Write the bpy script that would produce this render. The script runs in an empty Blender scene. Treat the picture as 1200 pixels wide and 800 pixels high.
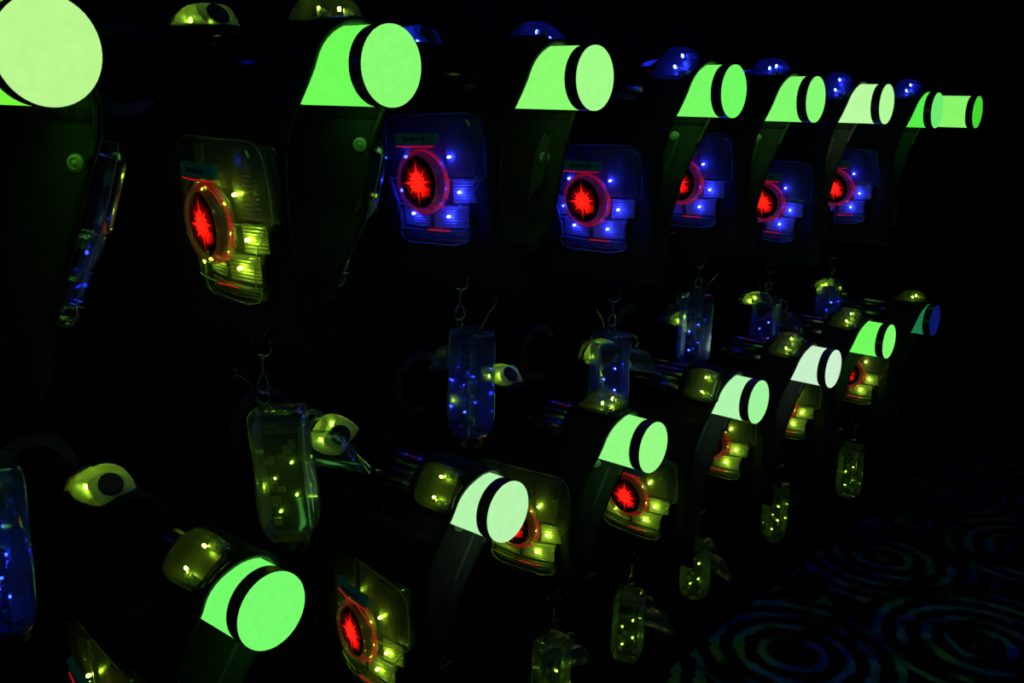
import bpy, bmesh, math, random
from mathutils import Matrix, Vector

random.seed(7)
scene = bpy.context.scene
Z0 = 1.75                      # height of the upper row of pegs above the carpet
PI = math.pi

# ------------------------------------------------------------------ camera
F_YAW, F_PITCH, F_ROLL = 0.6886, 0.2292, 0.0314
fwd = Vector((math.cos(F_YAW) * math.cos(F_PITCH), math.sin(F_YAW) * math.cos(F_PITCH), -math.sin(F_PITCH)))
rt = fwd.cross(Vector((0, 0, 1))).normalized()
up = rt.cross(fwd)
r2 = rt * math.cos(F_ROLL) + up * math.sin(F_ROLL)
u2 = up * math.cos(F_ROLL) - rt * math.sin(F_ROLL)
cam_data = bpy.data.cameras.new('camera')
cam_data.sensor_width = 36.0
cam_data.lens = 36.0 * 1144.37 / 1200.0
cam_data.clip_start = 0.02
cam = bpy.data.objects.new('camera', cam_data)
scene.collection.objects.link(cam)
m = Matrix.Identity(4)
for i in range(3):
    m[i][0], m[i][1], m[i][2] = r2[i], u2[i], -fwd[i]
m[0][3], m[1][3], m[2][3] = -0.4867, -1.0153, -0.0562 + Z0
cam.matrix_world = m
scene.camera = cam

# ------------------------------------------------------------------ world, exposure
world = bpy.data.worlds.new('world')
scene.world = world
world.use_nodes = True
world.node_tree.nodes['Background'].inputs[0].default_value = (0.35, 0.25, 0.6, 1)
world.node_tree.nodes['Background'].inputs[1].default_value = 0.002
vs = scene.view_settings
vs.view_transform = 'Standard'
vs.look = 'None'
vs.exposure = 0.0
vs.gamma = 1.0
vs.use_curve_mapping = False
scene.cycles.transparent_max_bounces = 16
scene.cycles.max_bounces = 8
scene.cycles.sample_clamp_indirect = 4.0

# ------------------------------------------------------------------ helpers
COL = scene.collection


def s2l(c):
    return tuple((v / 255 / 12.92) if v / 255 <= 0.04045 else ((v / 255 + 0.055) / 1.055) ** 2.4 for v in c)


def mesh(name, verts, faces, mat=None, smooth=False):
    me = bpy.data.meshes.new(name)
    me.from_pydata([tuple(v) for v in verts], [], faces)
    me.update()
    bm = bmesh.new()
    bm.from_mesh(me)
    bmesh.ops.recalc_face_normals(bm, faces=bm.faces)
    bm.to_mesh(me)
    bm.free()
    if mat:
        me.materials.append(mat)
    if smooth:
        for p in me.polygons:
            p.use_smooth = True
    return me


class MB:
    """collects verts/faces for one mesh"""
    def __init__(self):
        self.v, self.f = [], []

    def add(self, v, f):
        o = len(self.v)
        self.v += [tuple(a) for a in v]
        self.f += [[i + o for i in q] for q in f]
        return self

    def box(self, c, s, mat=None):
        x, y, z = (a / 2 for a in s)
        pts = [Vector((i * x, j * y, k * z)) for i in (-1, 1) for j in (-1, 1) for k in (-1, 1)]
        if mat is not None:
            pts = [mat @ p for p in pts]
        pts = [p + Vector(c) for p in pts]
        return self.add(pts, [[0, 1, 3, 2], [4, 6, 7, 5], [0, 4, 5, 1], [2, 3, 7, 6], [0, 2, 6, 4], [1, 5, 7, 3]])

    def loft(self, rings, cap=True, closed=False):
        n = len(rings[0])
        v = [p for r in rings for p in r]
        f = []
        m_ = len(rings)
        for i in range(m_ if closed else m_ - 1):
            a, b = i * n, ((i + 1) % m_) * n
            for j in range(n):
                k = (j + 1) % n
                f.append([a + j, a + k, b + k, b + j])
        if cap and not closed:
            f.append(list(range(n)))
            f.append(list(range((m_ - 1) * n, m_ * n))[::-1])
        return self.add(v, f)

    def tube(self, path, r, n=8, closed=False):
        rings = []
        P = [Vector(p) for p in path]
        ref = Vector((0.31, 0.87, 0.39))
        for i, p in enumerate(P):
            a = P[(i - 1) % len(P)] if (closed or i > 0) else p
            b = P[(i + 1) % len(P)] if (closed or i < len(P) - 1) else p
            t = (b - a).normalized()
            s = t.cross(ref).normalized()
            q = t.cross(s)
            rr = r[i] if isinstance(r, (list, tuple)) else r
            rings.append([p + (s * math.cos(2 * PI * k / n) + q * math.sin(2 * PI * k / n)) * rr for k in range(n)])
        return self.loft(rings, True, closed)

    def lathe(self, prof, n=32, axis='z'):
        """prof: (radius, height) list"""
        rings = []
        for r, h in prof:
            ring = []
            for k in range(n):
                a = 2 * PI * k / n
                c, s = r * math.cos(a), r * math.sin(a)
                ring.append((c, s, h) if axis == 'z' else (c, h, s))
            rings.append(ring)
        return self.loft(rings, True)

    def data(self, name, mat, smooth=False):
        return mesh(name, self.v, self.f, mat, smooth)


def obj(name, me, parent=None, mtx=None):
    o = bpy.data.objects.new(name, me)
    COL.objects.link(o)
    if parent is not None:
        o.parent = parent
    if mtx is not None:
        o.matrix_local = mtx
    return o


def thing(name, label, cat, loc=(0, 0, 0), rotz=0.0, group=None):
    o = bpy.data.objects.new(name, None)
    o.empty_display_size = 0.05
    COL.objects.link(o)
    o.location = loc
    o.rotation_euler = (0, 0, rotz)
    o['label'] = label
    o['category'] = cat
    if group:
        o['group'] = group
    return o


def struct(name, me):
    o = obj(name, me)
    o['kind'] = 'structure'
    return o


def sup(a, b, n=20, e=0.5, z=0.0, fn=None):
    """superellipse ring"""
    out = []
    for k in range(n):
        t = 2 * PI * (k + 0.5) / n
        c, s = math.cos(t), math.sin(t)
        out.append((a * math.copysign(abs(c) ** e, c), b * math.copysign(abs(s) ** e, s), z))
    return [fn(p) for p in out] if fn else out


def interp(tab, x):
    if x <= tab[0][0]:
        return tab[0][1]
    for (a, b), (c, d) in zip(tab, tab[1:]):
        if x <= c:
            return b + (d - b) * (x - a) / (c - a)
    return tab[-1][1]


# ------------------------------------------------------------------ materials
def new_mat(name):
    mt = bpy.data.materials.new(name)
    mt.use_nodes = True
    nt = mt.node_tree
    nt.nodes.clear()
    out = nt.nodes.new('ShaderNodeOutputMaterial')
    return mt, nt, out


def principled(name, col, rough=0.5, metal=0.0, spec=0.5, noise=None, bump=None):
    mt, nt, out = new_mat(name)
    b = nt.nodes.new('ShaderNodeBsdfPrincipled')
    b.inputs['Base Color'].default_value = (*col, 1)
    b.inputs['Roughness'].default_value = rough
    b.inputs['Metallic'].default_value = metal
    b.inputs['Specular IOR Level'].default_value = spec
    nt.links.new(b.outputs[0], out.inputs[0])
    if noise or bump:
        tc = nt.nodes.new('ShaderNodeTexCoord')
        nz = nt.nodes.new('ShaderNodeTexNoise')
        nz.inputs['Scale'].default_value = (noise or bump)[0]
        nz.inputs['Detail'].default_value = 5
        nt.links.new(tc.outputs['Object'], nz.inputs['Vector'])
        if noise:
            rp = nt.nodes.new('ShaderNodeValToRGB')
            k = noise[1]
            rp.color_ramp.elements[0].color = (*[c * (1 - k) for c in col], 1)
            rp.color_ramp.elements[1].color = (*[min(1, c * (1 + k)) for c in col], 1)
            nt.links.new(nz.outputs['Fac'], rp.inputs[0])
            nt.links.new(rp.outputs[0], b.inputs['Base Color'])
        if bump:
            bp = nt.nodes.new('ShaderNodeBump')
            bp.inputs['Strength'].default_value = bump[1]
            bp.inputs['Distance'].default_value = 0.002
            nt.links.new(nz.outputs['Fac'], bp.inputs['Height'])
            nt.links.new(bp.outputs[0], b.inputs['Normal'])
    return mt


def clear_plastic(name, tint, milk, rough=0.12, refl=0.10, edge=0.55):
    """thin clear moulding: see-through, glossy, a little cloudy"""
    mt, nt, out = new_mat(name)
    tr = nt.nodes.new('ShaderNodeBsdfTransparent')
    tr.inputs[0].default_value = (*tint, 1)
    gl = nt.nodes.new('ShaderNodeBsdfGlossy')
    gl.inputs['Roughness'].default_value = rough
    gl.inputs[0].default_value = (0.9, 0.95, 1, 1)
    df = nt.nodes.new('ShaderNodeBsdfDiffuse')
    df.inputs[0].default_value = (0.7, 0.75, 0.75, 1)
    tl = nt.nodes.new('ShaderNodeBsdfTranslucent')
    tl.inputs[0].default_value = (0.7, 0.75, 0.75, 1)
    mm = nt.nodes.new('ShaderNodeMixShader')
    mm.inputs[0].default_value = 0.5
    nt.links.new(df.outputs[0], mm.inputs[1])
    nt.links.new(tl.outputs[0], mm.inputs[2])
    m1 = nt.nodes.new('ShaderNodeMixShader')
    m1.inputs[0].default_value = milk
    nt.links.new(tr.outputs[0], m1.inputs[1])
    nt.links.new(mm.outputs[0], m1.inputs[2])
    lw = nt.nodes.new('ShaderNodeLayerWeight')
    lw.inputs[0].default_value = 0.35
    mr = nt.nodes.new('ShaderNodeMapRange')
    mr.inputs['To Min'].default_value = refl
    mr.inputs['To Max'].default_value = edge
    nt.links.new(lw.outputs['Facing'], mr.inputs['Value'])
    m2 = nt.nodes.new('ShaderNodeMixShader')
    nt.links.new(mr.outputs[0], m2.inputs[0])
    nt.links.new(m1.outputs[0], m2.inputs[1])
    nt.links.new(gl.outputs[0], m2.inputs[2])
    nt.links.new(m2.outputs[0], out.inputs[0])
    return mt


def emissive_objcol(name, strength, mottled=0.0, diffuse=None):
    """light-giving material, hue taken from the object"""
    mt, nt, out = new_mat(name)
    oi = nt.nodes.new('ShaderNodeObjectInfo')
    em = nt.nodes.new('ShaderNodeEmission')
    em.inputs[1].default_value = strength
    src = oi.outputs['Color']
    if mottled:
        tc = nt.nodes.new('ShaderNodeTexCoord')
        nz = nt.nodes.new('ShaderNodeTexNoise')
        nz.inputs['Scale'].default_value = 60
        nz.inputs['Detail'].default_value = 6
        nt.links.new(tc.outputs['Object'], nz.inputs['Vector'])
        mr = nt.nodes.new('ShaderNodeMapRange')
        mr.inputs['To Min'].default_value = 1 - mottled
        mr.inputs['To Max'].default_value = 1 + mottled
        nt.links.new(nz.outputs['Fac'], mr.inputs['Value'])
        mu = nt.nodes.new('ShaderNodeVectorMath')
        mu.operation = 'SCALE'
        nt.links.new(src, mu.inputs[0])
        nt.links.new(mr.outputs[0], mu.inputs['Scale'])
        src = mu.outputs[0]
    nt.links.new(src, em.inputs[0])
    nt.links.new(em.outputs[0], out.inputs[0])
    return mt


def emissive(name, col, strength):
    mt, nt, out = new_mat(name)
    em = nt.nodes.new('ShaderNodeEmission')
    em.inputs[0].default_value = (*col, 1)
    em.inputs[1].default_value = strength
    nt.links.new(em.outputs[0], out.inputs[0])
    return mt


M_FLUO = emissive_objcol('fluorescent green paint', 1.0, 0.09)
M_LED = emissive_objcol('lit LED', 150.0)
M_LEDGUN = emissive_objcol('lit phaser LED', 70.0)


def beacon(name, s0, s1, r1):
    """lit red beacon, weaker towards its rim"""
    mt, nt, out = new_mat(name)
    tc = nt.nodes.new('ShaderNodeTexCoord')
    mu = nt.nodes.new('ShaderNodeVectorMath'); mu.operation = 'MULTIPLY'
    mu.inputs[1].default_value = (1, 1, 0)
    nt.links.new(tc.outputs['Object'], mu.inputs[0])
    ln = nt.nodes.new('ShaderNodeVectorMath'); ln.operation = 'LENGTH'
    nt.links.new(mu.outputs[0], ln.inputs[0])
    mr = nt.nodes.new('ShaderNodeMapRange'); mr.interpolation_type = 'SMOOTHSTEP'
    mr.inputs['From Min'].default_value = 0.004
    mr.inputs['From Max'].default_value = r1
    mr.inputs['To Min'].default_value = s0
    mr.inputs['To Max'].default_value = s1
    nt.links.new(ln.outputs['Value'], mr.inputs['Value'])
    em = nt.nodes.new('ShaderNodeEmission')
    em.inputs[0].default_value = (1.0, 0.008, 0.003, 1)
    nt.links.new(mr.outputs[0], em.inputs[1])
    nt.links.new(em.outputs[0], out.inputs[0])
    return mt


M_STAR = beacon('red beacon glow', 2.6, 0.16, .040)
M_STARDIM = beacon('faint red beacon glow', 0.22, 0.012, .042)
M_REDGLINT = emissive('painted red edge glint', (1.0, 0.012, 0.02), 0.42)  # glow painted in for red light caught in the plastic edges
M_REDGLOW = emissive('added red ring glow', (1.0, 0.01, 0.02), 0.38)  # made-up emitter that reddens the lens ring
M_CLEAR = clear_plastic('clear vest plastic', (0.95, 0.97, 0.97), 0.028)
M_CLOUD = clear_plastic('cloudy light guide plastic', (0.7, 0.7, 0.7), 0.6, 0.2)
M_DOME = clear_plastic('clear lamp dome plastic', (0.95, 0.97, 0.95), 0.045)
M_RING = clear_plastic('cloudy ring plastic', (0.75, 0.75, 0.8), 0.2, 0.12, 0.12, 0.5)
M_GUN = clear_plastic('clear phaser plastic', (0.92, 0.96, 0.97), 0.06, 0.12, 0.14)
M_CLOUD2 = clear_plastic('clear inner frame', (0.88, 0.92, 0.92), 0.12, 0.12, 0.16)
M_REFLECT = principled('ribbed silver reflector', (0.38, 0.38, 0.37), 0.35, 0.0, 0.6)
M_BOARD = principled('grey inner tray', (0.10, 0.10, 0.105), 0.35)
M_TRAY2 = principled('smoked inner panel', (0.11, 0.115, 0.12), 0.3)
M_PCB = principled('green circuit board', (0.012, 0.03, 0.018), 0.4, noise=(90, 0.6))
M_CHIP = principled('electronic component', (0.30, 0.32, 0.28), 0.4)
M_LENS = principled('dark red lens', (0.02, 0.002, 0.002), 0.12)
M_SCREEN = principled('dark display glass', (0.03, 0.10, 0.09), 0.2)
_b = M_SCREEN.node_tree.nodes['Principled BSDF']
_b.inputs['Emission Color'].default_value = (0.05, 0.75, 0.62, 1)
_b.inputs['Emission Strength'].default_value = 0.010
M_PRINT = principled('display print', (0.004, 0.008, 0.008), 0.4)
M_FABRIC = principled('black nylon', (0.024, 0.022, 0.025), 0.75, spec=0.3, bump=(350, 0.4))
M_RUBBER = principled('black moulded rubber', (0.022, 0.021, 0.023), 0.45, spec=0.4, bump=(120, 0.15))
M_STRAP = principled('dark olive elastic', (0.045, 0.05, 0.035), 0.85, spec=0.2, bump=(400, 0.4))
M_PIPE = principled('dark polished pipe', (0.20, 0.20, 0.21), 0.17, 1.0)
M_BAND = principled('black vinyl band', (0.006, 0.006, 0.006), 0.28, spec=1.0)
M_GRILLE = principled('black grille', (0.012, 0.012, 0.012), 0.5)
M_BAR = principled('grey grille bar', (0.22, 0.22, 0.20), 0.5)
M_DOME2 = clear_plastic('cloudy lamp dome plastic', (0.8, 0.85, 0.8), 0.45, 0.15)
M_CHROME = principled('nickel plated metal', (0.75, 0.76, 0.78), 0.2, 1.0)
M_BUTTON = principled('pale plastic button', (0.45, 0.5, 0.45), 0.35)
M_BASE = principled('grey lamp base', (0.03, 0.032, 0.03), 0.4)
M_PALE = principled('pale lamp base', (0.28, 0.30, 0.27), 0.5)
M_WALL = principled('matt black wall paint', (0.010, 0.009, 0.011), 0.9, spec=0.1, noise=(6, 0.3))
M_HOUSE = principled('black lamp housing', (0.02, 0.02, 0.022), 0.5)
M_UV = emissive('added ultraviolet tube', (0.06, 0.19, 1.0), 13.0)  # blue light of the added strip out of view


def carpet():
    mt, nt, out = new_mat('blacklight carpet with rings')
    N, L = nt.nodes, nt.links
    b = N.new('ShaderNodeBsdfPrincipled')
    b.inputs['Roughness'].default_value = 1.0
    b.inputs['Specular IOR Level'].default_value = 0.0
    tc = N.new('ShaderNodeTexCoord')
    warp = N.new('ShaderNodeTexNoise')
    warp.inputs['Scale'].default_value = 22
    L.new(tc.outputs['Object'], warp.inputs['Vector'])
    wsub = N.new('ShaderNodeVectorMath'); wsub.operation = 'SUBTRACT'
    L.new(warp.outputs['Color'], wsub.inputs[0]); wsub.inputs[1].default_value = (0.5, 0.5, 0.5)
    wsc = N.new('ShaderNodeVectorMath'); wsc.operation = 'SCALE'
    L.new(wsub.outputs[0], wsc.inputs[0]); wsc.inputs['Scale'].default_value = 0.045
    add = N.new('ShaderNodeVectorMath'); add.operation = 'ADD'
    L.new(tc.outputs['Object'], add.inputs[0]); L.new(wsc.outputs[0], add.inputs[1])
    mp = N.new('ShaderNodeMapping')
    mp.vector_type = 'TEXTURE'
    mp.inputs['Location'].default_value = (2.355, 0.086, 0)
    mp.inputs['Rotation'].default_value = (0, 0, -0.744)
    mp.inputs['Scale'].default_value = (0.665, 0.665, 1)
    L.new(add.outputs[0], mp.inputs['Vector'])
    off = N.new('ShaderNodeVectorMath'); off.operation = 'ADD'
    L.new(mp.outputs[0], off.inputs[0]); off.inputs[1].default_value = (0.5, 0.5, 0)
    fr = N.new('ShaderNodeVectorMath'); fr.operation = 'FRACTION'
    L.new(off.outputs[0], fr.inputs[0])
    ce = N.new('ShaderNodeVectorMath'); ce.operation = 'SUBTRACT'
    L.new(fr.outputs[0], ce.inputs[0]); ce.inputs[1].default_value = (0.5, 0.5, 0)
    ml = N.new('ShaderNodeVectorMath'); ml.operation = 'MULTIPLY'
    L.new(ce.outputs[0], ml.inputs[0]); ml.inputs[1].default_value = (1, 1, 0)
    ln = N.new('ShaderNodeVectorMath'); ln.operation = 'LENGTH'
    L.new(ml.outputs[0], ln.inputs[0])
    fq = N.new('ShaderNodeMath'); fq.operation = 'MULTIPLY'
    L.new(ln.outputs['Value'], fq.inputs[0]); fq.inputs[1].default_value = 2 * PI / 0.118
    sn = N.new('ShaderNodeMath'); sn.operation = 'SINE'
    L.new(fq.outputs[0], sn.inputs[0])
    th = N.new('ShaderNodeMapRange')
    th.inputs['From Min'].default_value = 0.1; th.inputs['From Max'].default_value = 0.6
    L.new(sn.outputs[0], th.inputs['Value'])
    br = N.new('ShaderNodeTexNoise')
    br.inputs['Scale'].default_value = 5.5; br.inputs['Detail'].default_value = 3
    L.new(tc.outputs['Object'], br.inputs['Vector'])
    brm = N.new('ShaderNodeMapRange')
    brm.inputs['From Min'].default_value = 0.42; brm.inputs['From Max'].default_value = 0.57
    L.new(br.outputs['Fac'], brm.inputs['Value'])
    mk = N.new('ShaderNodeMath'); mk.operation = 'MULTIPLY'
    L.new(th.outputs[0], mk.inputs[0]); L.new(brm.outputs[0], mk.inputs[1])
    hue = N.new('ShaderNodeTexNoise')
    hue.inputs['Scale'].default_value = 3.6; hue.inputs['Detail'].default_value = 2
    mp2 = N.new('ShaderNodeMapping'); mp2.inputs['Location'].default_value = (7.3, 2.1, 0)
    L.new(tc.outputs['Object'], mp2.inputs['Vector']); L.new(mp2.outputs[0], hue.inputs['Vector'])
    rp = N.new('ShaderNodeValToRGB')
    e = rp.color_ramp.elements
    e[0].position = 0.42; e[0].color = (0.01, 0.10, 0.9, 1)
    e[1].position = 0.66; e[1].color = (0.25, 0.5, 0.12, 1)
    k = e.new(0.50); k.color = (0.08, 0.42, 0.75, 1)
    k = e.new(0.58); k.color = (0.12, 0.42, 0.40, 1)
    L.new(hue.outputs['Fac'], rp.inputs[0])
    mx = N.new('ShaderNodeMix'); mx.data_type = 'RGBA'
    L.new(mk.outputs[0], mx.inputs['Factor'])
    mx.inputs['A'].default_value = (0.018, 0.012, 0.03, 1)
    L.new(rp.outputs[0], mx.inputs['B'])
    L.new(mx.outputs['Result'], b.inputs['Base Color'])
    pile = N.new('ShaderNodeTexNoise'); pile.inputs['Scale'].default_value = 260
    L.new(tc.outputs['Object'], pile.inputs['Vector'])
    bp = N.new('ShaderNodeBump'); bp.inputs['Strength'].default_value = 0.6; bp.inputs['Distance'].default_value = 0.004
    L.new(pile.outputs['Fac'], bp.inputs['Height']); L.new(bp.outputs[0], b.inputs['Normal'])
    L.new(b.outputs[0], out.inputs[0])
    return mt


M_CARPET = carpet()

# ------------------------------------------------------------------ the room
WALL_Y = 0.72
struct('floor', MB().box((2.6, -1.6, -0.05), (9.2, 5.4, 0.1)).data('floor', M_CARPET))
struct('wall_back', MB().box((2.6, WALL_Y + 0.06, 1.4), (9.2, 0.12, 2.8)).data('wall_back', M_WALL))
struct('wall_far', MB().box((7.14, -1.6, 1.4), (0.12, 5.0, 2.8)).data('wall_far', M_WALL))
struct('added_plinth_1', MB().box((2.6, .53, .06), (9.2, .38, .12)).data('added_plinth_1', M_WALL))  # added black plinth, hides the ringed carpet where the floor is dark
struct('ceiling', MB().box((2.6, -1.6, 2.85), (9.2, 5.4, 0.1)).data('ceiling', M_WALL))

# blacklight strip added out of view, gives blue light; the paint glows by itself
for x, y, lab in ((1.9, -1.5, 'added ultraviolet strip light under the ceiling, out of view, for blue light'),):
    t = thing('blacklight', lab, 'light', (x, y, 2.8))
    obj('housing', MB().box((0, 0, -0.02), (1.2, 0.07, 0.04)).data('housing', M_HOUSE), t)
    obj('lamp_tube', MB().tube([(-0.57, 0, -0.06), (0.57, 0, -0.06)], 0.013, 10).data('lamp_tube', M_UV, True), t)

# ------------------------------------------------------------------ shared meshes: pegs
R_PIPE = 0.055
ME = {}
ME['core'] = MB().lathe([(R_PIPE - .0015, 0.004), (R_PIPE - .0015, WALL_Y)], 40, 'y').data('pipe', M_PIPE, False)
for p in ME['core'].polygons:
    p.use_smooth = len(p.vertices) == 4
ME['sleeve'] = MB().lathe([(R_PIPE - .003, 0.024), (R_PIPE, 0.024), (R_PIPE, 0.19), (R_PIPE - .003, 0.19)], 48, 'y').data('painted_sleeve', M_FLUO)
ME['sleeve_short'] = MB().lathe([(R_PIPE - .003, 0.024), (R_PIPE, 0.024), (R_PIPE, 0.14), (R_PIPE - .003, 0.14)], 48, 'y').data('painted_sleeve', M_FLUO)
ME['band'] = MB().lathe([(R_PIPE - .003, 0.0015), (R_PIPE + .0008, 0.0015), (R_PIPE + .0008, 0.026), (R_PIPE - .003, 0.026)], 48, 'y').data('black_band', M_BAND)
ME['cap'] = MB().lathe([(R_PIPE - .002, 0.003), (R_PIPE + .0005, 0.002), (R_PIPE + .0005, 0.0), (R_PIPE - .001, -0.001)], 48, 'y').data('end_cap', M_FLUO)
ME['flange'] = MB().lathe([(0.085, WALL_Y), (0.085, WALL_Y - .012), (0.062, WALL_Y - .02), (0.062, WALL_Y)], 32, 'y').data('wall_flange', M_HOUSE)

# ------------------------------------------------------------------ shared meshes: plates
def pn(u):
    return -1.5 * u * u


# half outline of a plate: (w, u)
OUT = [(-.119, .060), (-.113, .086), (-.100, .094), (-.094, .094), (-.0915, .083), (-.060, .086), (-.050, .094), (-.044, .093),
       (-.030, .099), (-.004, .116), (.0015, .118), (.004, .129), (.012, .131), (.060, .131), (.098, .127), (.114, .119), (.122, .104)]
LEDS = {'R1': (.0565, .0441), 'L1': (-.060, .0441), 'R2': (.0751, -.0203), 'L2': (-.080, -.0203), 'R3': (.0479, -.0655), 'L3': (-.046, -.063)}


def cover_height(u, w):
    h = 0.027
    a = abs(u)
    def groove(d, wd, dep):
        return -dep * math.exp(-(d / wd) ** 2)
    if a > .03:
        h += groove(w - .004, .004, .007)
        h += groove(w + .043, .0035, .005)
    h += groove(w + .090, .0035, .005)
    if w < -.05:
        h += groove(u, .006, .005)
    if w < 0 and a > .03:
        h -= .004
    if w < -.09:
        h -= .004
    r = math.hypot(u, w)
    h += .006 * max(0, min(1, (.075 - r) / .015))
    return h


def make_cover():
    rows = []
    ws = [-.119]
    while ws[-1] < .122 - 1e-6:
        ws.append(min(.122, ws[-1] + .0045))
    nc = 26
    verts, faces = [], []
    inset = .006
    for w in ws:
        U = interp(OUT, w)
        row = [(-U, w, pn(U) - .012), (-U, w, pn(U) + .012)]
        Ui = U - inset
        wi = max(-.119 + inset, min(.122 - inset, w))
        for j in range(nc + 1):
            u = -Ui + 2 * Ui * j / nc
            row.append((u, wi, pn(u) + cover_height(u, wi)))
        row += [(U, w, pn(U) + .012), (U, w, pn(U) - .012)]
        rows.append(row)
    n = len(rows[0])
    for r in rows:
        verts += r
    for i in range(len(rows) - 1):
        for j in range(n - 1):
            faces.append([i * n + j, i * n + j + 1, (i + 1) * n + j + 1, (i + 1) * n + j])
    # top and bottom walls
    for i in (0, len(rows) - 1):
        base = len(verts)
        row = rows[i]
        for j in range(n):
            u = row[j][0]
            verts.append((u, row[0][1], pn(u) - .012))
        for j in range(1, n - 2):
            faces.append([i * n + j, i * n + j + 1, base + j + 1, base + j])
    return mesh('clear_cover', verts, faces, M_CLEAR, True)


def sheet(u0, u1, w0, w1, n0, n1, nu=8, nw=8, rib=0.0, pitch=.004):
    """curved slab following the plate; front face optionally ribbed across"""
    b = MB()
    nw = max(nw, int((w1 - w0) / pitch) * 2) if rib else nw
    fr, bk = [], []
    for i in range(nw + 1):
        w = w0 + (w1 - w0) * i / nw
        for j in range(nu + 1):
            u = u0 + (u1 - u0) * j / nu
            fr.append((u, w, pn(u) + n1 + (rib if i % 2 else 0)))
            bk.append((u, w, pn(u) + n0))
    nn = nu + 1
    F = []
    o = len(fr)
    for i in range(nw):
        for j in range(nu):
            q = [i * nn + j, i * nn + j + 1, (i + 1) * nn + j + 1, (i + 1) * nn + j]
            F.append(q)
            F.append([x + o for x in q[::-1]])
    for i in range(nw):
        for j in (0, nu):
            F.append([i * nn + j, (i + 1) * nn + j, (i + 1) * nn + j + o, i * nn + j + o])
    for j in range(nu):
        for i in (0, nw):
            F.append([i * nn + j, i * nn + j + 1, i * nn + j + 1 + o, i * nn + j + o])
    return b.add(fr + bk, F)


def make_tray():
    b = MB()
    ws = [w for w, _ in OUT]
    V, F = [], []
    nc = 12
    for s in (0, 1):
        for w in ws:
            U = interp(OUT, w) - .004
            for j in range(nc + 1):
                u = -U + 2 * U * j / nc
                V.append((u, w * .97, pn(u) - (.004 if s else .010)))
    n = nc + 1
    o = len(ws) * n
    for i in range(len(ws) - 1):
        for j in range(nc):
            q = [i * n + j, i * n + j + 1, (i + 1) * n + j + 1, (i + 1) * n + j]
            F.append(q); F.append([x + o for x in q])
        for j in (0, nc):
            F.append([i * n + j, (i + 1) * n + j, (i + 1) * n + j + o, i * n + j + o])
    for i in (0, len(ws) - 1):
        for j in range(nc):
            F.append([i * n + j, i * n + j + 1, i * n + j + 1 + o, i * n + j + o])
    return b.add(V, F).data('tray', M_BOARD)


ME['cover'] = make_cover()
ME['tray'] = make_tray()
REFL = {'lower right': (.006, .086, -.0885, -.0465), 'lower left': (-.086, -.006, -.0885, -.0465),
        'mid right': (.056, .108, -.0415, .001), 'mid left': (-.108, -.056, -.0415, .001),
        'foot': (-.084, .084, -.114, -.094), 'upper right': (.045, .124, .007, .113), 'upper left': (-.124, -.045, .007, .113)}
for k, (a, b_, c, d) in REFL.items():
    dark = 'upper' in k or k == 'foot'
    ME['refl ' + k] = sheet(a, b_, c, d, -.004, .002, 8, 6, 0.0 if 'upper' in k else .0014, .0048).data('reflector', M_TRAY2 if dark else M_REFLECT)
RIDGE = [(.060, .116, .004), (.052, .088, -.0445), (.010, .086, -.0905)]
for i, (a, b_, w) in enumerate(RIDGE):
    for sg in (1, -1):
        ME['ridge%d%d' % (i, sg)] = MB().tube([(sg * (a + (b_ - a) * k / 6), w, pn(a + (b_ - a) * k / 6) + .0215) for k in range(7)], .0013, 6).data('ridge_bar', M_CLOUD, True)  # cloudy bars added to catch LED light as bright groove lines
rim = [(U, w, pn(U) + .0125) for w, U in OUT] + [(-U, w, pn(U) + .0125) for w, U in OUT[::-1]]
ME['rim'] = MB().tube(rim, .0012, 6, True).data('rim', M_CLOUD, True)  # cloudy tube added to catch light as the cover's edge highlight
cb = MB()
for i in range(14):
    w = .012 + i * .0068
    cb.box((.093, w, pn(.093) + .008), (.022, .0018, .012))
ME['comb'] = cb.data('heat_comb', M_CLEAR)
ME['comb2'] = mesh('heat_comb', [(-x, y, z) for x, y, z in cb.v], cb.f, M_CLEAR)
ME['led'] = MB().lathe([(.0022, -.004), (.0028, .000), (.0022, .0022), (.001, .003)], 8).data('led', M_LED, True)
ME['ledgun'] = MB().lathe([(.0022, -.004), (.0028, .000), (.0022, .0022), (.001, .003)], 8).data('led', M_LEDGUN, True)
ME['lens'] = MB().lathe([(.0485, .016), (.0480, .031), (.030, .0322), (.006, .033)], 36).data('lens', M_LENS, True)


def star(spikes, r0, n0, n1, wob):
    v, f = [(0, 0, n1)], []
    n = 2 * len(spikes)
    for k in range(n):
        a = 2 * PI * k / n + .05
        r = spikes[k // 2] if k % 2 == 0 else r0 + wob * ((k * 7) % 5)
        v.append((r * math.cos(a), r * math.sin(a), n0))
    for k in range(n):
        f.append([0, 1 + k, 1 + (k + 1) % n])
    return MB().add(v, f)


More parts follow.
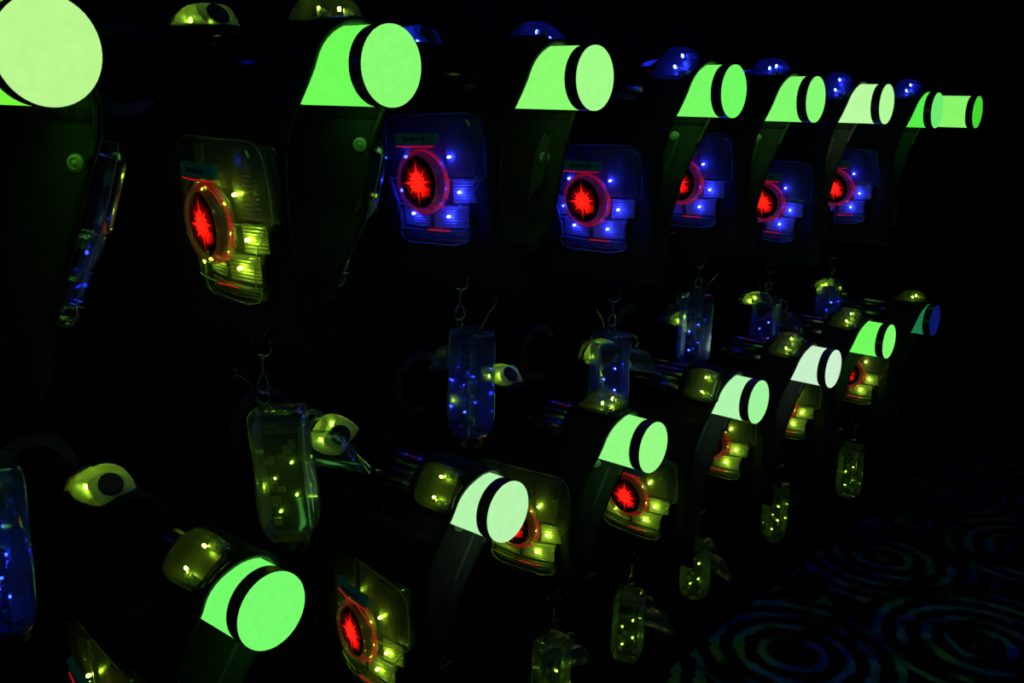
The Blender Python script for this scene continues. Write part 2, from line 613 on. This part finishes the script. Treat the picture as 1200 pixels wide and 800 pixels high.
b = star([.036, .024, .030, .022, .045, .022, .029, .024, .041, .023, .029, .022, .045, .022, .027, .026], .0150, .0345, .0365, .0011)
for u in range(3):
    b.box((.013 + u * .0075, -.019 + u * .001, .0350 - u * .0003), (.0062, .016, .0012))
ME['star'] = b.data('beacon', M_STAR)
b = star([.042, .036, .039, .034, .044, .033, .038, .036, .044, .035, .038, .036, .044, .038, .037, .036], .029, .0332, .0338, .0012)  # dim halo layer, glow put in to soften the star
for u in range(4):
    b.box((.031, -.006 + u * .0045, .0341), (.013, .0022, .0008))
ME['halo'] = b.data('beacon_halo', M_STARDIM)
ME['ring'] = MB().loft([[(r * math.cos(2 * PI * k / 40), r * math.sin(2 * PI * k / 40), h) for k in range(40)]
                        for r, h in ((.0485, .031), (.0495, .036), (.0525, .0375), (.0550, .034), (.0565, .0285), (.0580, .0300), (.0600, .0295), (.0615, .026), (.0615, .010), (.0485, .010))],
                       False, True).data('lens_ring', M_RING, True)
ME['ringglow'] = MB().tube([(.058 * math.cos(a), .058 * math.sin(a), .016) for a in [2 * PI * k / 28 for k in range(28)]], .0030, 6, True).data('ring_glow', M_REDGLOW)  # added glowing ring behind the lens ring to tint it red


def bar_path(pts, r):
    return MB().tube([(u, w, pn(u) + n) for u, w, n in pts], r, 6)


EDGE = [  # red glints on the acrylic edges, put in as glowing bars
    ([(-.055, .0655, .034), (-.01, .0655, .035), (.045, .0655, .033)], .0010),
    ([(.012, -.052, .027), (.022, -.0455, .027), (.052, -.0445, .025)], .0013),
    ([(.010, -.089, .026), (.035, -.089, .026), (.062, -.090, .025)], .0011),
    ([(.062, .018, .026), (.067, .004, .026), (.066, -.015, .026), (.060, -.030, .026)], .0015),
    ([(.020, .060, .030), (.042, .047, .029), (.055, .032, .028)], .0010)]
for i, (pts, r) in enumerate(EDGE):
    ME['edge%d' % i] = bar_path(pts, r).data('edge_light', M_REDGLINT)
ME['screen'] = sheet(-.058, .050, .0695, .0885, .024, .0335, 6, 2).data('display', M_SCREEN)
pb = MB()
for i in range(7):
    pb.box((-.028 + i * .0085, .079, pn(-.028 + i * .0085) + .0337), (.005, .006 if i % 3 else .0085, .0008))
ME['print'] = pb.data('display_print', M_PRINT)


def led_color(team):
    return {'g': (.235, .43, .015, 1), 'b': (.016, .028, 1.0, 1)}[team]


def make_plate(parent, name, mtx, team, lit=True):
    pl = obj(name, ME['tray'], parent, mtx)
    for k in REFL:
        obj('reflector', ME['refl ' + k], pl)
    for k, (u, w) in LEDS.items():
        o = obj('led', ME['led'], pl, Matrix.Translation((u, w, pn(u) + (.0105 if k[1] != '1' else .0085))))
        o.color = led_color(team) if lit else tuple(c * .05 for c in led_color(team))
    obj('lens', ME['lens'], pl)
    if lit:
        obj('beacon', ME['star'], pl)
        obj('beacon_halo', ME['halo'], pl)
        obj('ring_glow', ME['ringglow'], pl)
        for i in range(len(EDGE)):
            obj('edge_light', ME['edge%d' % i], pl)
    obj('rim', ME['rim'], pl)
    for i in range(len(RIDGE)):
        for sg in (1, -1):
            obj('ridge_bar', ME['ridge%d%d' % (i, sg)], pl)
    obj('lens_ring', ME['ring'], pl)
    obj('display', ME['screen'], pl)
    obj('display_print', ME['print'], pl)
    obj('heat_comb', ME['comb'], pl)
    obj('heat_comb', ME['comb2'], pl)
    obj('clear_cover', ME['cover'], pl)
    return pl


# ------------------------------------------------------------------ shared meshes: shoulder lamps
# local frame: x across, y from the arm (-) to the neck (+), z up from the strap
DP = [(-.052, .034, .003), (-.053, .037, .010), (-.047, .039, .013), (-.046, .041, .020), (-.042, .043, .030), (-.030, .045, .037), (-.012, .046, .0415), (.006, .046, .0425),
      (.020, .045, .039), (.036, .042, .026), (.050, .036, .010), (.054, .030, .003)]


def make_dome():
    rings = []
    nn = 15
    V, F = [], []
    for y, hw, h in DP:
        for k in range(nn):
            a = PI * k / (nn - 1)
            c, s = math.cos(a), math.sin(a)
            V.append((hw * math.copysign(abs(c) ** .75, c), y, h * abs(s) ** .62))
    for i in range(len(DP) - 1):
        for k in range(nn - 1):
            F.append([i * nn + k, i * nn + k + 1, (i + 1) * nn + k + 1, (i + 1) * nn + k])
    F.append(list(range(nn)))
    F.append(list(range((len(DP) - 1) * nn, len(DP) * nn))[::-1])
    return mesh('dome', V, F, M_DOME, True)


ME['dome'] = make_dome()
ME['dome2'] = ME['dome'].copy()
ME['dome2'].materials[0] = M_DOME2
ME['lampbase'] = MB().loft([[(a * x, b_ * y, z) for x, y in ((1, .55), (.8, .95), (.5, 1), (-.5, 1), (-.8, .95), (-1, .55), (-.95, -.75), (-.75, -1), (.75, -1), (.95, -.75))]
                            for a, b_, z in ((.047, .056, -.004), (.049, .058, -.001), (.046, .054, .0025))]).data('shoulder_lamp', M_RUBBER)
ME['lampfloor'] = MB().box((0, -.012, .0045), (.076, .066, .004)).data('lamp_reflector', M_BASE)
ME['lampfloor2'] = MB().box((0, -.012, .0045), (.076, .066, .004)).data('lamp_reflector', M_PALE)
pz = MB()
for s_ in (-1, 1):
    for k in range(3):
        pz.loft([sup(.0075 - .001 * k, .006, 8, .6, z, lambda p, s_=s_, k=k: (p[0] + s_ * (.031 - .002 * k), p[1] - .040 + .008 * k, p[2])) for z in (.006, .013 + .003 * k)])
ME['prisms'] = pz.data('prism', M_CLOUD, True)
gr = MB()
GN = Matrix.Rotation(-math.radians(48), 3, 'X')
GC = Vector((0, .0365, .0235))
disc = []
for r, h in ((.0215, -.003), (.0215, .0015), (.019, .002)):
    disc.append([GN @ Vector((r * math.cos(2 * PI * k / 28), r * math.sin(2 * PI * k / 28), h)) + GC for k in range(28)])
ME['grille'] = MB().loft(disc).data('speaker_grille', M_GRILLE)
ME['spplate'] = MB().loft([sup(.036, .0255, 16, .45, h, lambda p: GN @ Vector(p) + GC) for h in (-.0045, -.0015)]).data('speaker_plate', M_CLOUD)
gb = MB()
for i in range(-3, 4):
    y = i * .0047
    L_ = 2 * math.sqrt(max(.0188 ** 2 - y * y, 0))
    gb.box(GN @ Vector((0, y, .0028)) + GC, (L_, .0014, .0016), GN)
ME['bars'] = gb.data('grille_bar', M_BAR)
ME['crescent'] = MB().loft([[(.042 * math.cos(a) * s, -.075 + .010 * s, .030 * math.sin(a) * s + .0) for a in [PI * k / 12 for k in range(13)]] +
                            [(.039 * math.cos(a) * s, -.066 + .010 * s, .027 * math.sin(a) * s) for a in [PI * k / 12 for k in range(12, -1, -1)]]
                            for s in (1.0, .82)]).data('side_lens', M_DOME, True)


def make_lamp(parent, mtx, team, inner=False):
    lb = obj('shoulder_lamp', ME['lampbase'], parent, mtx)
    obj('lamp_reflector', ME['lampfloor2' if inner else 'lampfloor'], lb)
    obj('prism', ME['prisms'], lb)
    for s in (-1, 1):
        o = obj('led', ME['led'], lb, Matrix.Translation((s * .021, -.012 if not inner else -.020, .019 if not inner else .013)) @ Matrix.Scale((.95 if team == 'g' else 1.2) if not inner else 1.3, 4))
        o.color = led_color(team)
    obj('speaker_grille', ME['grille'], lb)
    obj('grille_bar', ME['bars'], lb)
    obj('dome', ME['dome2' if inner else 'dome'], lb)
    if inner:
        obj('speaker_plate', ME['spplate'], lb)
        obj('side_lens', ME['crescent'], lb)
    return lb


# ------------------------------------------------------------------ vest cloth
RS = 0.0575                     # inner radius of the straps over the pipe
Q = RS * PI / 2
BULGE_F = [(0, 0), (.06, .018), (.10, .026), (.20, .026), (.30, .012), (.45, -.012)]
BB_WIDE = [(0, 0), (.05, .032), (.09, .036), (.20, .002), (.33, -.040), (.45, -.07)]
BB_MID = [(0, 0), (.05, .028), (.10, .014), (.22, -.004), (.31, -.06), (.42, -.085)]
BB_FULL = [(0, 0), (.05, .050), (.13, .040), (.27, .004), (.34, -.080), (.42, -.095)]
BB_SLACK = [(0, 0), (.05, .024), (.10, .006), (.15, -.030), (.20, -.068), (.28, -.108), (.42, -.112)]
BULGE = {'f': BULGE_F, 'b': BB_SLACK}


def drape(t, off):
    """t < 0 front, t > 0 back; off = distance above the pipe surface -> (x, z)"""
    if abs(t) <= Q:
        a = t / RS
        return (RS + off) * math.sin(a), (RS + off) * math.cos(a)
    d = abs(t) - Q
    s = math.copysign(1, t)
    return s * (RS + off + interp(BULGE['f' if s < 0 else 'b'], d)), -d


ARM = [(0, 0), (Q * .3, .002), (Q, .02), (Q + .026, .027), (Q + .05, .035), (Q + .07, .042), (Q + .10, .050), (Q + .15, .052), (Q + .3, .050), (Q + .5, .055)]
NECK = [(0, .125), (Q, .128), (Q + .04, .14), (Q + .08, .19)]


def ribbon(ts, lo, hi, thick, ny=6):
    V, F = [], []
    n = ny + 1
    for s in (0, 1):
        for t in ts:
            a, b_ = lo(t), hi(t)
            for j in range(n):
                x, z = drape(t, 0.0005 + thick * s)
                V.append((x, a + (b_ - a) * j / ny, z))
    o = len(ts) * n
    for i in range(len(ts) - 1):
        for j in range(ny):
            q = [i * n + j, i * n + j + 1, (i + 1) * n + j + 1, (i + 1) * n + j]
            F.append(q); F.append([x + o for x in q])
        for j in (0, ny):
            F.append([i * n + j, (i + 1) * n + j, (i + 1) * n + j + o, i * n + j + o])
    for i in (0, len(ts) - 1):
        for j in range(ny):
            F.append([i * n + j, i * n + j + 1, i * n + j + 1 + o, i * n + j + o])
    return MB().add(V, F)


def frange(a, b_, n):
    return [a + (b_ - a) * i / n for i in range(n + 1)]


WEBB = {}


def make_vest(name_lab, peg, yb, yc, lens, phi, team, yaw, lean, roll, back, group):
    """peg: point on the peg axis in the cap plane; lens: height of the front lens relative to the peg; phi: how far the shoulders slid round the peg"""
    root = thing('laser_tag_vest', name_lab, 'vest', (peg[0], peg[1], peg[2] + Z0), 0, group)
    BULGE['b'] = back[5]
    yv = max(yc, yb + .212)
    far = lambda f: (lambda t: 2 * yv - f(t))
    edge = lambda t: yb + interp(ARM, abs(t))
    neck = lambda t: min(yb + interp(NECK, abs(t)), yv - .004)
    T1 = Q + .075
    ts = frange(-T1, T1, 34)
    obj('shoulder_strap', ribbon(ts, edge, neck, .008).data('shoulder_strap', M_FABRIC, True), root)
    obj('shoulder_strap', ribbon(ts, far(neck), far(edge), .008).data('shoulder_strap', M_FABRIC, True), root)
    zf, zb = -(lens - .185), -(back[0] - .175)
    obj('front_panel', ribbon(frange(-(Q + zf), -(Q + .055), 22), edge, far(edge), .010, 10).data('front_panel', M_FABRIC, True), root)
    obj('back_panel', ribbon(frange(Q + .055, Q + zb, 22), edge, far(edge), .010, 10).data('back_panel', M_FABRIC, True), root)
    # binding along the arm opening
    for fn in (edge, far(edge)):
        bt = []
        for t in frange(-Q - .12, Q + .12, 40):
            x, z = drape(t, .005)
            bt.append((x, fn(t), z))
        obj('edge_binding', MB().tube(bt, .0055, 6).data('edge_binding', M_RUBBER, True), root)
    # elastic side straps near the hem
    zs = -max(min(zf, zb) - .05, .2)
    for fn in (edge, far(edge)):
        a = drape(-(Q - zs), .004)[0]
        c = drape(Q - zs, .004)[0]
        y = fn(Q - zs)
        V = []
        sg = -1 if fn is edge else 1
        for i in range(9):
            k = i / 8
            x = a + (c - a) * k
            yy = y + sg * .012 * math.sin(PI * k)
            V += [(x, yy, zs + .035 - .012 * k), (x, yy, zs - .04 - .012 * k), (x, yy + sg * .003, zs + .035 - .012 * k), (x, yy + sg * .003, zs - .04 - .012 * k)]
        F = []
        for i in range(8):
            o = i * 4
            F += [[o, o + 1, o + 5, o + 4], [o + 2, o + 6, o + 7, o + 3], [o, o + 4, o + 6, o + 2], [o + 1, o + 3, o + 7, o + 5]]
        F += [[0, 2, 3, 1], [32, 33, 35, 34]]
        sd = obj('side_strap', MB().add(V, F).data('side_strap', M_STRAP), root)
        bx = MB().box((a + (c - a) * .5, y + sg * .017, zs - .008), (.034, .010, .05))
        bx.box((a + (c - a) * .5, y + sg * .017, zs - .04), (.022, .009, .02))
        obj('buckle', bx.data('buckle', M_RUBBER), sd)
    # snap button on the inside of the back panel below the arm opening
    x, z = drape(Q + back[1], -.001)
    obj('snap_button', MB().lathe([(.011, 0), (.011, .003), (.007, .005), (.006, .003), (.002, .006)], 20).data('snap_button', M_BUTTON), root,
        Matrix.Translation((x - .001, yb + back[2], z)) @ Matrix.Rotation(-PI / 2, 4, 'Y') @ Matrix.Rotation(.5, 4, 'X'))
    # plates
    B = Matrix(((0, 0, -1, 0), (-1, 0, 0, 0), (0, 1, 0, 0), (0, 0, 0, 1)))
    mt = (Matrix.Translation((-.105, yc, lens)) @ Matrix.Rotation(yaw, 4, 'Z') @ B @ Matrix.Rotation(lean, 4, 'X') @ Matrix.Rotation(roll, 4, 'Z'))
    make_plate(root, 'chest_plate', mt, team)
    BB = Matrix(((0, 0, 1, 0), (1, 0, 0, 0), (0, 1, 0, 0), (0, 0, 0, 1)))
    mtb = Matrix.Translation((back[3], yc, back[0])) @ BB @ Matrix.Rotation(back[4], 4, 'X')
    make_plate(root, 'back_plate', mtb, team, False)
    # shoulder lamps
    for inner in (False, True):
        y = yb + .062 if not inner else 2 * yv - yb - .062
        ph = phi if not inner else (phi * .65 if phi < -.8 else phi * .3)
        ml = (Matrix.Translation((0, y, 0)) @ Matrix.Rotation(ph, 4, 'Y') @ Matrix.Translation((0, 0, RS + .0045)) @ Matrix.Scale(.90, 4) @
              (Matrix.Rotation(PI, 4, 'Z') if inner else Matrix.Identity(4)))
        make_lamp(root, ml, team, inner)
    return root


# ------------------------------------------------------------------ phasers and hooks
# local frame: x sideways (grip to -x), y depth (towards the room is -y), z up, origin at the top of the body
def make_phaser_meshes():
    body = [sup(a, b_, 24, .28, z) for a, b_, z in ((.030, .020, .0), (.038, .026, -.003), (.041, .029, -.010), (.042, .030, -.03), (.041, .030, -.06),
                                                    (.041, .030, -.10), (.044, .031, -.125), (.044, .031, -.170), (.038, .028, -.195), (.028, .022, -.210), (.020, .016, -.213))]
    ME['gbody'] = MB().loft(body).data('phaser_body', M_GUN, True)
    path = [(-.030, -.066), (-.055, -.068), (-.085, -.072), (-.105, -.080), (-.118, -.094)]
    dims = [(.024, .018), (.026, .019), (.027, .020), (.027, .020), (.021, .017)]
    rings = []
    for i, ((x, z), (h, d)) in enumerate(zip(path, dims)):
        a = [0.03, .06, .15, .35, .7][i]
        rings.append([(x - p[1] * math.sin(a) * 0 + p[0] * math.sin(a), p[1], z + p[0] * math.cos(a)) for p in sup(h, d, 16, .5)])
    ME['gbgrip'] = MB().loft(rings).data('grip', M_GUN, True)
    ME['gboard'] = MB().box((0, 0, -.115), (.056, .003, .165)).data('circuit_board', M_PCB)
    ch = MB()
    rnd = random.Random(3)
    for i in range(40):
        s = (.004 + rnd.random() * .011, .004, .004 + rnd.random() * .010)
        ch.box((rnd.uniform(-.022, .022), rnd.choice((-.003, .003, -.008)), -.045 - rnd.random() * .14), s)
    ME['gchips'] = ch.data('components', M_CHIP)
    ME['gchips_kind'] = True
    ME['gbarrel'] = MB().tube([(.020, -.014, -.03), (.020, -.014, -.19)], .009, 12).data('barrel', M_GUN, True)
    ME['grail'] = MB().box((-.037, 0, -.105), (.003, .046, .16)).box((.037, 0, -.105), (.003, .046, .16)).box((0, 0, -.034), (.07, .05, .003)).data('inner_frame', M_CLOUD2)
    rb = MB()
    for i in range(5):
        rb.box((.012 + i * .0065, -.0305 if i < 4 else -.026, -.105), (.0016, .004, .13))
    ME['gribs'] = rb.data('ribbed_window', M_CLEAR)
    tr = [(-.040, -.012), (-.054, -.010), (-.066, -.016), (-.070, -.030), (-.064, -.042)]
    ME['gtrig'] = MB().tube([(x, 0, z) for x, z in tr], .004, 8).data('trigger_guard', M_GUN, True)
    ME['gnose'] = MB().lathe([(.020, -.206), (.024, -.210), (.024, -.226), (.018, -.230), (.010, -.226)], 20).data('muzzle', M_GRILLE, True)
    ME['geye'] = MB().tube([(.010 * math.cos(2 * PI * k / 16), 0, .009 + .010 * math.sin(2 * PI * k / 16)) for k in range(16)], .0016, 6, True).data('hanging_ring', M_CHROME, True)
    cab = [(.020, 0, -.004), (.022, .004, .012), (.030, .012, .034), (.046, .016, .054), (.052, .018, .066)]
    ME['gcable'] = MB().tube(cab, .0032, 8).data('cable', M_PIPE, True)
    # snap hook, origin at its bottom loop
    yoke = [(-.013, 0, .086), (-.014, 0, .072), (-.012, 0, .064), (-.006, 0, .060), (0, 0, .0585), (.006, 0, .060), (.012, 0, .064), (.014, 0, .072), (.013, 0, .086)]
    ME['hyoke'] = MB().tube(yoke, .0017, 8).data('yoke', M_CHROME, True)
    ME['hshaft'] = MB().tube([(0, 0, .062), (0, 0, .057), (0, 0, .0565), (0, 0, .028)], [.0042, .0042, .0022, .0022], 8).data('shaft', M_CHROME, True)
    hk = [(.001, 0, .029)] + [(.009 * math.sin(a), 0, .014 + .013 * math.cos(a)) for a in [k * 2 * PI / 16 for k in range(1, 14)]]
    ME['hhook'] = MB().tube(hk, .0020, 8).data('hook', M_CHROME, True)
    ME['hgate'] = MB().tube([(-.008, 0, .020), (-.004, 0, .029), (-.009, 0, .033)], .0013, 6).data('thumb_gate', M_CHROME, True)


make_phaser_meshes()
GLED = [(-.013, -.088), (.015, -.112), (-.015, -.140), (.013, -.166)]


def make_phaser(label, top, rot, team, tilt=0.0, group='phasers', hang=0.0):
    root = thing('laser_phaser', label, 'phaser', top, 0, group)
    root.rotation_euler = (0, tilt, rot)
    bd = obj('phaser_body', ME['gbody'], root)
    obj('trigger_guard', ME['gtrig'], bd)
    obj('hanging_ring', ME['geye'], bd, Matrix.Translation(Vector((math.sin(rot), math.cos(rot), 0)) * hang))
    obj('grip', ME['gbgrip'], root)
    obj('cable', ME['gcable'], root)
    pc = obj('circuit_board', ME['gboard'], root)
    c = obj('components', ME['gchips'], pc)
    c['kind'] = 'stuff'
    obj('ribbed_window', ME['gribs'], bd)
    obj('barrel', ME['gbarrel'], root)
    obj('inner_frame', ME['grail'], root)
    obj('muzzle', ME['gnose'], root)
    for s in (-1, 1):
        for x, z in GLED:
            o = obj('led', ME['ledgun'], root, Matrix.Translation((x * s, s * .004, z)) @ Matrix.Rotation(-s * PI / 2, 4, 'X') @ Matrix.Scale(.68, 4))
            o.color = led_color(team)
    return root


def make_hook(label, bottom, rot, group, hem):
    root = thing('snap_hook', label, 'hook', bottom, rot, group)
    obj('yoke', ME['hyoke'], root)
    obj('shaft', ME['hshaft'], root)
    obj('hook', ME['hhook'], root)
    obj('thumb_gate', ME['hgate'], root)
    h = Matrix.Rotation(-rot, 3, 'Z') @ (Vector(hem) - Vector(bottom))
    h.z = max(h.z, .10)
    obj('webbing_tab', MB().tube([(0, 0, .081), (h.x * .3, h.y * .3, .081 + (h.z - .081) * .5), h], [.005, .004, .004], 8).data('webbing_tab', M_FABRIC, True), root)
    return root


# ------------------------------------------------------------------ pegs
UC = [(0, 0, -.009), (.471, 0, .002), (.953, 0, .008), (1.467, 0, .004), (1.897, 0, 0), (2.393, 0, .002), (2.854, 0, -.005), (3.31, 0, -.001)]
LC = [(.25, 0, -.728), (.752, 0, -.737), (1.232, 0, -.738), (1.729, 0, -.742), (2.206, 0, -.743), (2.661, 0, -.735), (3.128, 0, -.733)]
ORD = ['first', 'second', 'third', 'fourth', 'fifth', 'sixth', 'seventh', 'eighth']
UCOL = [((186, 247, 142), (120, 250, 60)), ((135, 252, 112), (112, 253, 88)), ((160, 252, 135), (140, 252, 112)), ((112, 250, 98), (118, 250, 100)),
        ((135, 250, 115), (128, 250, 108)), ((178, 250, 152), (185, 250, 160)), ((110, 236, 112), (85, 240, 75)), ((70, 215, 50), (138, 245, 105))]
LCOL = [((118, 252, 108), (115, 252, 105)), ((182, 245, 172), (180, 245, 172)), ((150, 250, 132), (145, 250, 128)), ((160, 245, 155), (175, 245, 172)),
        ((205, 240, 205), (200, 240, 200)), ((125, 250, 105), (112, 250, 92)), ((8, 22, 95), (30, 120, 70))]  # last pair: blue and green light on the peg put in as glow


def make_peg(label, c, cols, group):
    root = thing('hanging_peg', label, 'peg', (c[0], c[1], c[2] + Z0), 0, group)
    obj('pipe', ME['core'], root)
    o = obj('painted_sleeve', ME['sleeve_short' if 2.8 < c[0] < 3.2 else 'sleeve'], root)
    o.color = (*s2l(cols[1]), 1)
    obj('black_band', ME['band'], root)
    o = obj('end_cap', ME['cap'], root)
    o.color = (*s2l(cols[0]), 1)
    obj('wall_flange', ME['flange'], root)


for i, c in enumerate(UC):
    lab = 'glowing green pipe peg with round cap, %s from the left in the upper row' % ORD[i]
    if i == 7:
        lab = 'empty glowing green pipe peg at the far right end of the upper row'
    make_peg(lab, c, UCOL[i], 'pegs of the upper row')
for i, c in enumerate(LC):
    lab = 'glowing green pipe peg with round cap, %s from the left in the lower row' % ORD[i]
    if i == 6:
        lab = 'peg with blue-lit cap at the far right end of the lower row'
    make_peg(lab, c, LCOL[i], 'pegs of the lower row')

# ------------------------------------------------------------------ vests:  yb, yc, lens z, phi(deg), team, yaw, lean, roll
UV = {0: (.055, .262, -.19, 0, 'b', 0, .1, 0), 1: (.072, .255, -.228, -5, 'g', -.150, .115, -.002), 2: (.084, .295, -.192, 15, 'b', -.016, .078, .047),
      3: (.060, .285, -.245, -40, 'b', -.015, .101, .023), 4: (.063, .292, -.213, -11, 'b', -.015, .093, .021), 5: (.075, .290, -.290, -50, 'b', .038, .134, -.045),
      6: (.035, .258, -.257, -30, 'b', -.031, .104, .055)}
LV = {0: (.055, .27, -.235, -38, 'g', -.15, .10, 0), 1: (.055, .252, -.274, -62, 'g', -.224, .024, .005), 2: (.070, .271, -.211, -3, 'g', .020, .058, .046),
      3: (.068, .290, -.290, -63, 'g', -.027, .094, -.030), 4: (.070, .306, -.256, -38, 'g', -.012, .086, -.026), 5: (.073, .299, -.246, -32, 'g', -.007, .104, -.005),
      6: (.030, .247, -.211, -2, 'g', .007, .088, -.025)}
# back plate: lens z, button depth, button y offset, x, lean
BACK = {0: (-.215, .12, .07, .120, .30, BB_WIDE), 1: (-.225, .112, .070, .082, .30, BB_MID), 2: (-.215, .146, .092, .100, .25, BB_FULL)}
LAB_U = ['vest hanging at the far left of the upper row, only its back plate in view',
         'black vest with yellow-green lamps, the only one so lit in the upper row',
         'black vest with blue lamps on the third peg of the upper row',
         'black vest with blue lamps on the fourth peg of the upper row',
         'black vest with blue lamps on the fifth peg of the upper row',
         'black vest with blue lamps on the sixth peg of the upper row',
         'black vest with blue lamps, last before the empty peg of the upper row']
LAB_L = ['black vest with yellow-green lamps, leftmost in the lower row',
         'black vest with yellow-green lamps on the second peg of the lower row',
         'black vest with yellow-green lamps on the third peg of the lower row',
         'black vest with yellow-green lamps on the fourth peg of the lower row',
         'black vest with yellow-green lamps on the fifth peg of the lower row',
         'black vest with yellow-green lamps on the sixth peg of the lower row',
         'black vest with yellow-green lamps on the peg with the blue-lit cap, farthest in the lower row']
for tab, cs, labs, grp in ((UV, UC, LAB_U, 'vests of the upper row'), (LV, LC, LAB_L, 'vests of the lower row')):
    for i, (yb, yc, lz, phi, team, yaw, lean, roll) in tab.items():
        bk = (-.20, .10, .115, .030, .62, BB_SLACK)
        if tab is UV and i in BACK:
            bk = BACK[i]
        make_vest(labs[i], cs[i], yb, yc, lz, math.radians(phi), team, yaw, lean, roll, bk, grp)

# ------------------------------------------------------------------ phasers: row, vest, dx, y, z top (rel. peg), rotation, team, tilt
# the camera looks along about -40 degrees: rotation pi/2 turns the grip (-x) towards -y, -pi/2 towards the wall
PH = [('U', 0, -.05, .108, -.45, 1.3, 'b', 0), ('U', 1, -.10, .142, -.495, 2.2, 'g', .10), ('U', 2, -.10, .185, -.462, -1.75, 'b', 0), ('U', 3, -.10, .213, -.546, 2.6, 'b', 0),
      ('U', 4, .0, .287, -.523, -1.7, 'b', 0), ('U', 5, .0, .308, -.594, 1.6, 'b', 0), ('U', 6, .0, .289, -.581, 3.0, 'b', 0),
      ('L', 2, -.10, .170, -.470, 3.0, 'g', 0), ('L', 3, -.10, .278, -.575, 1.9, 'g', 0), ('L', 4, -.10, .335, -.590, 1.5, 'g', 0), ('L', 5, -.10, .285, -.535, 2.9, 'g', 0), ('L', 6, -.10, .205, -.490, -1.6, 'g', 0)]
LAB_P = {('U', 0): 'blue-lit clear phaser cut off by the left edge of the photo',
         ('U', 1): 'yellow-green-lit clear phaser below the big yellow-green chest plate on the left',
         ('U', 2): 'blue-lit clear phaser below the third vest of the upper row',
         ('U', 3): 'blue-lit clear phaser below the fourth vest of the upper row',
         ('U', 4): 'blue-lit clear phaser below the fifth vest of the upper row',
         ('U', 5): 'blue-lit clear phaser below the sixth vest of the upper row',
         ('U', 6): 'blue-lit clear phaser below the last vest of the upper row',
         ('L', 2): 'clear phaser at the bottom edge, below the third vest of the lower row',
         ('L', 3): 'clear phaser with yellow-green lights below the fourth vest of the lower row',
         ('L', 4): 'clear phaser with yellow-green lights below the fifth vest of the lower row',
         ('L', 5): 'clear phaser with yellow-green lights below the sixth vest of the lower row',
         ('L', 6): 'clear phaser with yellow-green lights, farthest in the lower row'}
for row, i, dx, y, z, rot, team, tilt in PH:
    c = (UC if row == 'U' else LC)[i]
    p = (c[0] + dx, y, c[2] + z + Z0)
    hang = .033 if row == 'U' and i in (1, 2) else 0.0
    make_phaser(LAB_P[(row, i)], p, rot, team, tilt, 'phasers of the %s row' % ('upper' if row == 'U' else 'lower'), hang)
    rowname = 'upper' if row == 'U' else 'lower'
    hl = 'nickel snap hook holding the phaser of the %s vest in the %s row' % (ORD[i], rowname)
    if (row, i) == ('U', 0):
        hl = 'nickel snap hook above the phaser at the left edge of the photo'
    hz = c[2] + Z0 + (UV if row == 'U' else LV)[i][2] - .172
    make_hook(hl, (p[0], p[1] + hang, p[2] + .012), PI / 2 + .5, 'snap hooks of the %s row' % rowname, (c[0] - .076, p[1] + hang, hz))
